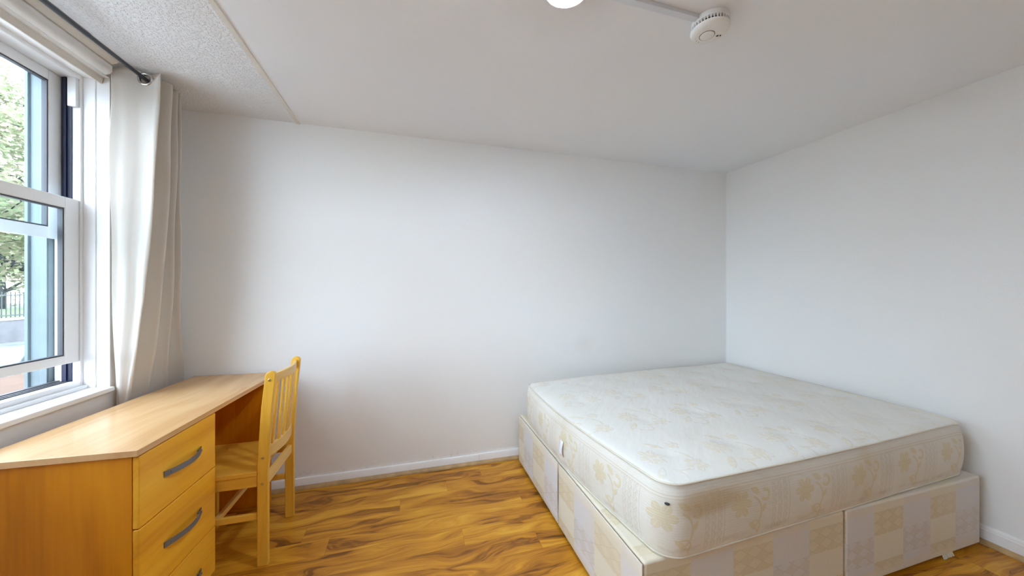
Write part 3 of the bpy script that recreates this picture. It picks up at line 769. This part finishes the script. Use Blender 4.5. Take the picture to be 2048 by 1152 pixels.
# ------------------------------------------------------------------ mattress
mt = empty('mattress', 'worn cream damask mattress with yellow flowers lying on the divan base', 'mattress', (1.82, 1.74, BZ1))
CR = [(.838, .984), (2.752, 1.046), (2.832, 2.540), (.786, 2.388)]
ML, MW, MR = 1.90, 1.46, .085
def quad(p, q):
    a, b_, c_, d_ = CR; xo = -.045 * math.sin(math.pi * min(max(q, 0), 1)) * max(0, 1 - p) ** 3
    return (xo + (a[0] * (1 - p) + b_[0] * p) * (1 - q) + (d_[0] * (1 - p) + c_[0] * p) * q, (a[1] * (1 - p) + b_[1] * p) * (1 - q) + (d_[1] * (1 - p) + c_[1] * p) * q)
loop = []                              # rounded rectangle in mattress space with arc length
def rr_loop(inset):
    pts = []; r = max(MR - inset, .012); L, W = ML, MW
    for (cx, cy, a0) in ((L - inset - r, inset + r, -90), (L - inset - r, W - inset - r, 0), (inset + r, W - inset - r, 90), (inset + r, inset + r, 180)):
        for k in range(15): a = R(a0 + 90 * k / 14); pts.append((cx + r * math.cos(a), cy + r * math.sin(a)))
    return pts
def densify(pts, fr):                   # sample each straight run with the same count on every ring
    out = []
    n = len(pts)
    for i in range(n):
        p, q = pts[i], pts[(i + 1) % n]; out.append(p)
        if i % 15 == 14:
            m_ = fr[i // 15]
            for k in range(1, m_): t_ = k / m_; out.append((p[0] + (q[0] - p[0]) * t_, p[1] + (q[1] - p[1]) * t_))
    return out
FR = [46, 60, 46, 60]
rng = random.Random(11)
TU = []                                 # tuft positions
for r_ in range(4):
    for c_ in range(6):
        TU.append((.20 + c_ * .33 + (.165 if r_ % 2 else 0), .20 + r_ * .35))
def top_h(x, y):                        # height of the ticking above the piping, mattress space
    e = min(x, y, ML - x, MW - y)
    h = .016 * (1 - math.exp(-max(e, 0) / .045))
    for tx, ty in TU:
        d2 = (x - tx) ** 2 + (y - ty) ** 2
        h -= .006 * math.exp(-d2 / .0012) + .006 * math.exp(-d2 / .012)
    h += .003 * math.sin(x * 6.1 + y * 3.0) * math.sin(y * 5.3 - x * 2.0)
    return h
MZ0, MZ1 = BZ1 + .001, .620
def bulge(v, s):                        # outward offset of the side wall, v 0..1
    return .010 * math.sin(math.pi * v) - .007 * (1 - v) ** 8 - .010 * v ** 8 + .003 * math.sin(s * 7.0) * math.sin(math.pi * v)
bm = bmesh.new(); uvl = bm.loops.layers.uv.verify()
side_l = densify(rr_loop(0.0), FR); N = len(side_l)
per = [0.0]
for i in range(N): p, q = side_l[i], side_l[(i + 1) % N]; per.append(per[-1] + math.hypot(q[0] - p[0], q[1] - p[1]))
def toW(x, y, z): X, Y = quad(x / ML, y / MW); return Vector((X, Y, z)) - mt.location
rings = []; NV = 16
for j in range(NV + 1):
    v = j / NV; ring = []
    for i in range(N):
        x, y = side_l[i]; px, py = side_l[i - 1]; qx, qy = side_l[(i + 1) % N]
        nx, ny = (qy - py), -(qx - px); l_ = math.hypot(nx, ny); nx /= l_; ny /= l_
        b_ = bulge(v, per[i]); sag = .004 * math.sin(per[i] * 3.1)
        ring.append(bm.verts.new(toW(x + nx * b_, y + ny * b_, MZ0 + (MZ1 - MZ0) * v + sag * v)))
    rings.append(ring)
for j in range(NV):
    for i in range(N):
        k = (i + 1) % N; f = bm.faces.new((rings[j][i], rings[j][k], rings[j + 1][k], rings[j + 1][i])); f.material_index = 1
        for l, (uu, vv) in zip(f.loops, ((per[i], j), (per[i + 1], j), (per[i + 1], j + 1), (per[i], j + 1))): l[uvl].uv = (uu, vv / NV * (MZ1 - MZ0))
# border edge -> inset ring -> flat grid-like rings to the middle
def ins_ring(ins): return densify(rr_loop(ins), FR)
prev = rings[NV]; insets = [.016, .03, .045, .065, .09]
last = None
for ins in insets:
    L_ = ins_ring(ins); ring = []
    for i, (x, y) in enumerate(L_): ring.append(bm.verts.new(toW(x, y, MZ1 + .004 * math.sin(per[i] * 3.1) * (1 - ins / .1) + top_h(x, y))))
    for i in range(N): k = (i + 1) % N; bm.faces.new((prev[i], prev[k], ring[k], ring[i])).material_index = 0
    prev = ring; last = L_
# keep shrinking toward the centre line
K = 44
base_l = last
for j in range(1, K + 1):
    t_ = j / K; ring = []
    for i, (x, y) in enumerate(base_l):
        cx = min(max(x, MW / 2), ML - MW / 2); X_ = x + (cx - x) * t_; Y_ = y + (MW / 2 - y) * t_
        ring.append(bm.verts.new(toW(X_, Y_, MZ1 + top_h(X_, Y_))))
    for i in range(N): k = (i + 1) % N; bm.faces.new((prev[i], prev[k], ring[k], ring[i])).material_index = 0
    prev = ring
bmesh.ops.remove_doubles(bm, verts=prev, dist=.0005)
bf = bm.faces.new(rings[0][::-1]); bf.material_index = 1
body = link('ticking', bm, ['ticking_top', 'ticking_side'], mt, smooth=True)
for nm, v in (('top_piping', 1.0), ('bottom_piping', 0.0)):
    bm = bmesh.new(); P = []
    for i in range(N):
        x, y = side_l[i]; px, py = side_l[i - 1]; qx, qy = side_l[(i + 1) % N]; nx, ny = (qy - py), -(qx - px); l_ = math.hypot(nx, ny)
        b_ = bulge(v, per[i]) + .001; P.append(toW(x + nx / l_ * b_, y + ny / l_ * b_, (MZ1 + .001 + .004 * math.sin(per[i] * 3.1)) if v else MZ0 + .005))
    tube(bm, P, .0042, 8, True); link(nm, bm, 'piping_cloth', mt, smooth=True)
# woven care tag on the left side, hanging from the lower piping
bm = bmesh.new(); pt = []
for i in range(7):
    t_ = i / 6; pt.append((.7545 - .008 * math.sin(t_ * 2.6), .508 - .080 * t_))
yw0, yw1 = 1.655, 1.692
A = [bm.verts.new(Vector((x, yw0, z)) - mt.location) for x, z in pt]; Bq = [bm.verts.new(Vector((x, yw1, z)) - mt.location) for x, z in pt]
for i in range(6): bm.faces.new((A[i], A[i + 1], Bq[i + 1], Bq[i]))
tg = link('care_tag', bm, 'tag_fabric', mt, smooth=True); so = tg.modifiers.new('t', 'SOLIDIFY'); so.thickness = .001
tg['label'] = 'small white woven tag'
bm = bmesh.new(); cxy = toW(.019, .019, .0)
bmesh.ops.create_uvsphere(bm, u_segments=12, v_segments=8, radius=1)
bmesh.ops.scale(bm, vec=(.009, .009, .004), verts=bm.verts); bmesh.ops.translate(bm, vec=Vector((cxy.x, cxy.y, .562 - mt.location.z)), verts=bm.verts)
hl = link('burn_hole', bm, 'black_plastic', mt, smooth=True); hl['label'] = 'small black hole in the near corner'

# ------------------------------------------------------------------ outside
GZ0 = -1.9
props(link('street', B((-14.3, -3.6, -14, 40, GZ0 - .1, GZ0)), 'paving', None), 'pale brown street paving outside below the window', 'street', kind='structure')
props(link('garden_strip', B((-3.6, XO - .02, -14, 40, GZ0 - .1, GZ0 + .12)), 'paving', None), 'raised pavement strip next to the building outside', 'pavement', kind='structure')
props(link('lawn', B((-60, -14.5, -30, 70, GZ0 - .1, GZ0 + .9)), 'grass', None), 'green ground behind the boundary wall outside', 'ground', kind='structure')
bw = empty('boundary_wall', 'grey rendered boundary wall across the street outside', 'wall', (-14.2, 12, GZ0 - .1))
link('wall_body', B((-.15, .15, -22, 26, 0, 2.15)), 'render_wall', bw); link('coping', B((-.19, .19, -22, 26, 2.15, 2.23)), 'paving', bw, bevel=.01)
rl = empty('iron_railing', 'dark iron railing on top of the boundary wall outside', 'railing', (-14.2, 12, GZ0 + 2.1))
bm = B((-.02, .02, -20, 24, .10, .14), (-.02, .02, -20, 24, .84, .88))
link('rails', bm, 'iron', rl)
bm = bmesh.new()
for i in range(300): yy = -20 + i * .1467; box(bm, -.011, .011, yy - .011, yy + .011, 0, .98)
link('pickets', bm, 'iron', rl)['kind'] = 'stuff'
struct('exterior_facade', B((XO - .01, XO, -10, WY0 - .02, GZ0, 6), (XO - .01, XO, WY1 + .02, 10, GZ0, 6), (XO - .01, XO, WY0 - .02, WY1 + .02, GZ0, WZ0 - .05), (XO - .01, XO, WY0 - .02, WY1 + .02, WZ1 + .02, 6)), 'brickwork', 'red brick outer face of the building around the window', 'facade')
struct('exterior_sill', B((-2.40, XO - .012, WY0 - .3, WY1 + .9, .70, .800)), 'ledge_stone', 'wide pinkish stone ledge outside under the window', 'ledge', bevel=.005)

# parked car, side on to the window, its bonnet in view
car = empty('parked_car', 'silver parked car outside in front of the boundary wall', 'car', (-12.1, 15.0, GZ0))
def carbody():
    prof = [(-2.05, .30), (-2.08, .55), (-2.02, .88), (-1.75, .96), (-1.35, 1.02), (-.85, 1.38), (-.25, 1.46), (.45, 1.40), (1.00, 1.02), (1.35, .96), (1.80, .80), (2.02, .62), (2.08, .40), (2.02, .26)]
    P = catmull([(a, b_) for a, b_ in prof], 60); bm = bmesh.new(); rows = []
    for y, z in P:
        w_ = .86 - max(0, z - .95) * .48 - (max(0, abs(y) - 1.7) ** 2) * .9
        rows.append([bm.verts.new((x, y, zz)) for x, zz in ((-w_ + .05, z), (-w_ * .55, z + .015), (0, z + .022), (w_ * .55, z + .015), (w_ - .05, z))])
    for A, Bq in zip(rows, rows[1:]):
        for k in range(4): bm.faces.new((A[k], A[k + 1], Bq[k + 1], Bq[k]))
    for s in (0, 4):                    # flanks down to the sill
        lo = []; mid = []
        for (y, z), r in zip(P, rows):
            x = r[s].co.x; sg = -1 if s == 0 else 1
            mid.append(bm.verts.new((sg * min(.90, abs(x) + .06 + max(0, z - .95) * .30), y, min(z - .03, .90)))); lo.append(bm.verts.new((sg * min(.88, abs(x) + .05 + max(0, z - .95) * .30), y, .24)))
        for i in range(len(P) - 1):
            bm.faces.new((rows[i][s], rows[i + 1][s], mid[i + 1], mid[i])); bm.faces.new((mid[i], mid[i + 1], lo[i + 1], lo[i]))
    return bm
link('car_body', carbody(), 'car_paint', car, smooth=True)
for sg in (-1, 1):
    bm = bmesh.new(); vs = [(-1.15, 1.02), (-.80, 1.30), (-.25, 1.38), (.40, 1.33), (.86, 1.03)]
    bm.faces.new([bm.verts.new((sg * (.905 - (z - 1.0) * .42), y, z)) for y, z in vs]); o = link('side_window', bm, 'car_glass', car)
    so = o.modifiers.new('t', 'SOLIDIFY'); so.thickness = .01
bm = bmesh.new(); bm.faces.new([bm.verts.new(p) for p in ((-.72, 1.03, 1.035), (.72, 1.03, 1.035), (.58, .50, 1.405), (-.58, .50, 1.405))]); so = link('windscreen', bm, 'car_glass', car).modifiers.new('t', 'SOLIDIFY'); so.thickness = .02
for sx in (-.80, .80):
    for yy in (-1.30, 1.28):
        bm = bmesh.new(); lathe(bm, [(.20, -.11), (.30, -.11), (.32, -.08), (.32, .08), (.30, .11), (.20, .11)], (sx, yy, .32), 'X', 32); wh = link('wheel', bm, 'tyre', car, smooth=False)
        bm = bmesh.new(); lathe(bm, [(.19, -.115), (.19, .115)], (sx, yy, .32), 'X', 24); link('hub_cap', bm, 'handle_metal', wh)

# trees behind the wall
def tree(loc, seed, H, label, spread, nleaf, lean=(0, 0)):
    rr = random.Random(seed); root = empty('street_tree', label, 'tree', loc, 0, 'trees beyond the boundary wall')
    bm = bmesh.new(); tips = []
    def grow(p, d, L, r, depth):
        n = 5; pts = [p]; q = p.copy(); dd = d.copy()
        for i in range(n):
            dd = (dd + Vector((rr.uniform(-.16, .16), rr.uniform(-.16, .16), rr.uniform(-.10, .12)))).normalized(); q = q + dd * (L / n); pts.append(q.copy())
            if depth >= 1 : tips.append((q.copy(), depth))
        tube(bm, pts, r, 7 if depth < 2 else 4, r1=r * .6)
        if depth < 4:
            for k in range(3 if depth else 6):
                a = rr.uniform(0, 2 * math.pi); base = pts[rr.randint(2 if depth else 1, n)]
                nd = (dd * .6 + Vector((math.cos(a), math.sin(a), rr.uniform(-.45, .45))) * (1.0 if depth else spread)).normalized()
                grow(base, nd, L * rr.uniform(.58, .80), r * .5, depth + 1)
    grow(Vector((0, 0, 0)), Vector((lean[0], lean[1], 1)).normalized(), H * .45, H * .013, 0)
    link('branches', bm, 'bark', root, smooth=True)
    for nm, mt_, share in (('foliage', 'leaf_green', .55), ('foliage', 'leaf_yellow', .45)):
        vs, fs = [], []
        for i in range(int(nleaf * share)):
            c_, dp = tips[rr.randrange(len(tips))]
            p = c_ + Vector((rr.gauss(0, .62), rr.gauss(0, .62), rr.gauss(0, .55)))
            s = rr.uniform(.11, .19); a = Vector((rr.uniform(-1, 1), rr.uniform(-1, 1), rr.uniform(-.5, .5))).normalized(); b_ = a.cross(Vector((rr.uniform(-1, 1), rr.uniform(-1, 1), rr.uniform(-1, 1)))).normalized()
            k = len(vs); vs += [p - a * s, p + b_ * s * .5, p + a * s, p - b_ * s * .5]; fs.append((k, k + 1, k + 2, k + 3))
        me = bpy.data.meshes.new(nm); me.from_pydata([tuple(v) for v in vs], [], fs); me.materials.append(M[mt_])
        o = bpy.data.objects.new(nm, me); C.objects.link(o); o.parent = root; o['kind'] = 'stuff'
tree((-22.5, 29.6, GZ0 + .8), 5, 31.0, 'light green leafy tree beyond the railing, nearest the curtain', 1.2, 110000)
tree((-44.0, 52.0, GZ0 + .8), 8, 22.0, 'distant pale green tree behind the nearest one', 1.3, 30000)
tree((-24.0, 2.0, GZ0 + .8), 12, 12.0, 'pale green tree beyond the railing, left of the parked car', 1.3, 15000)
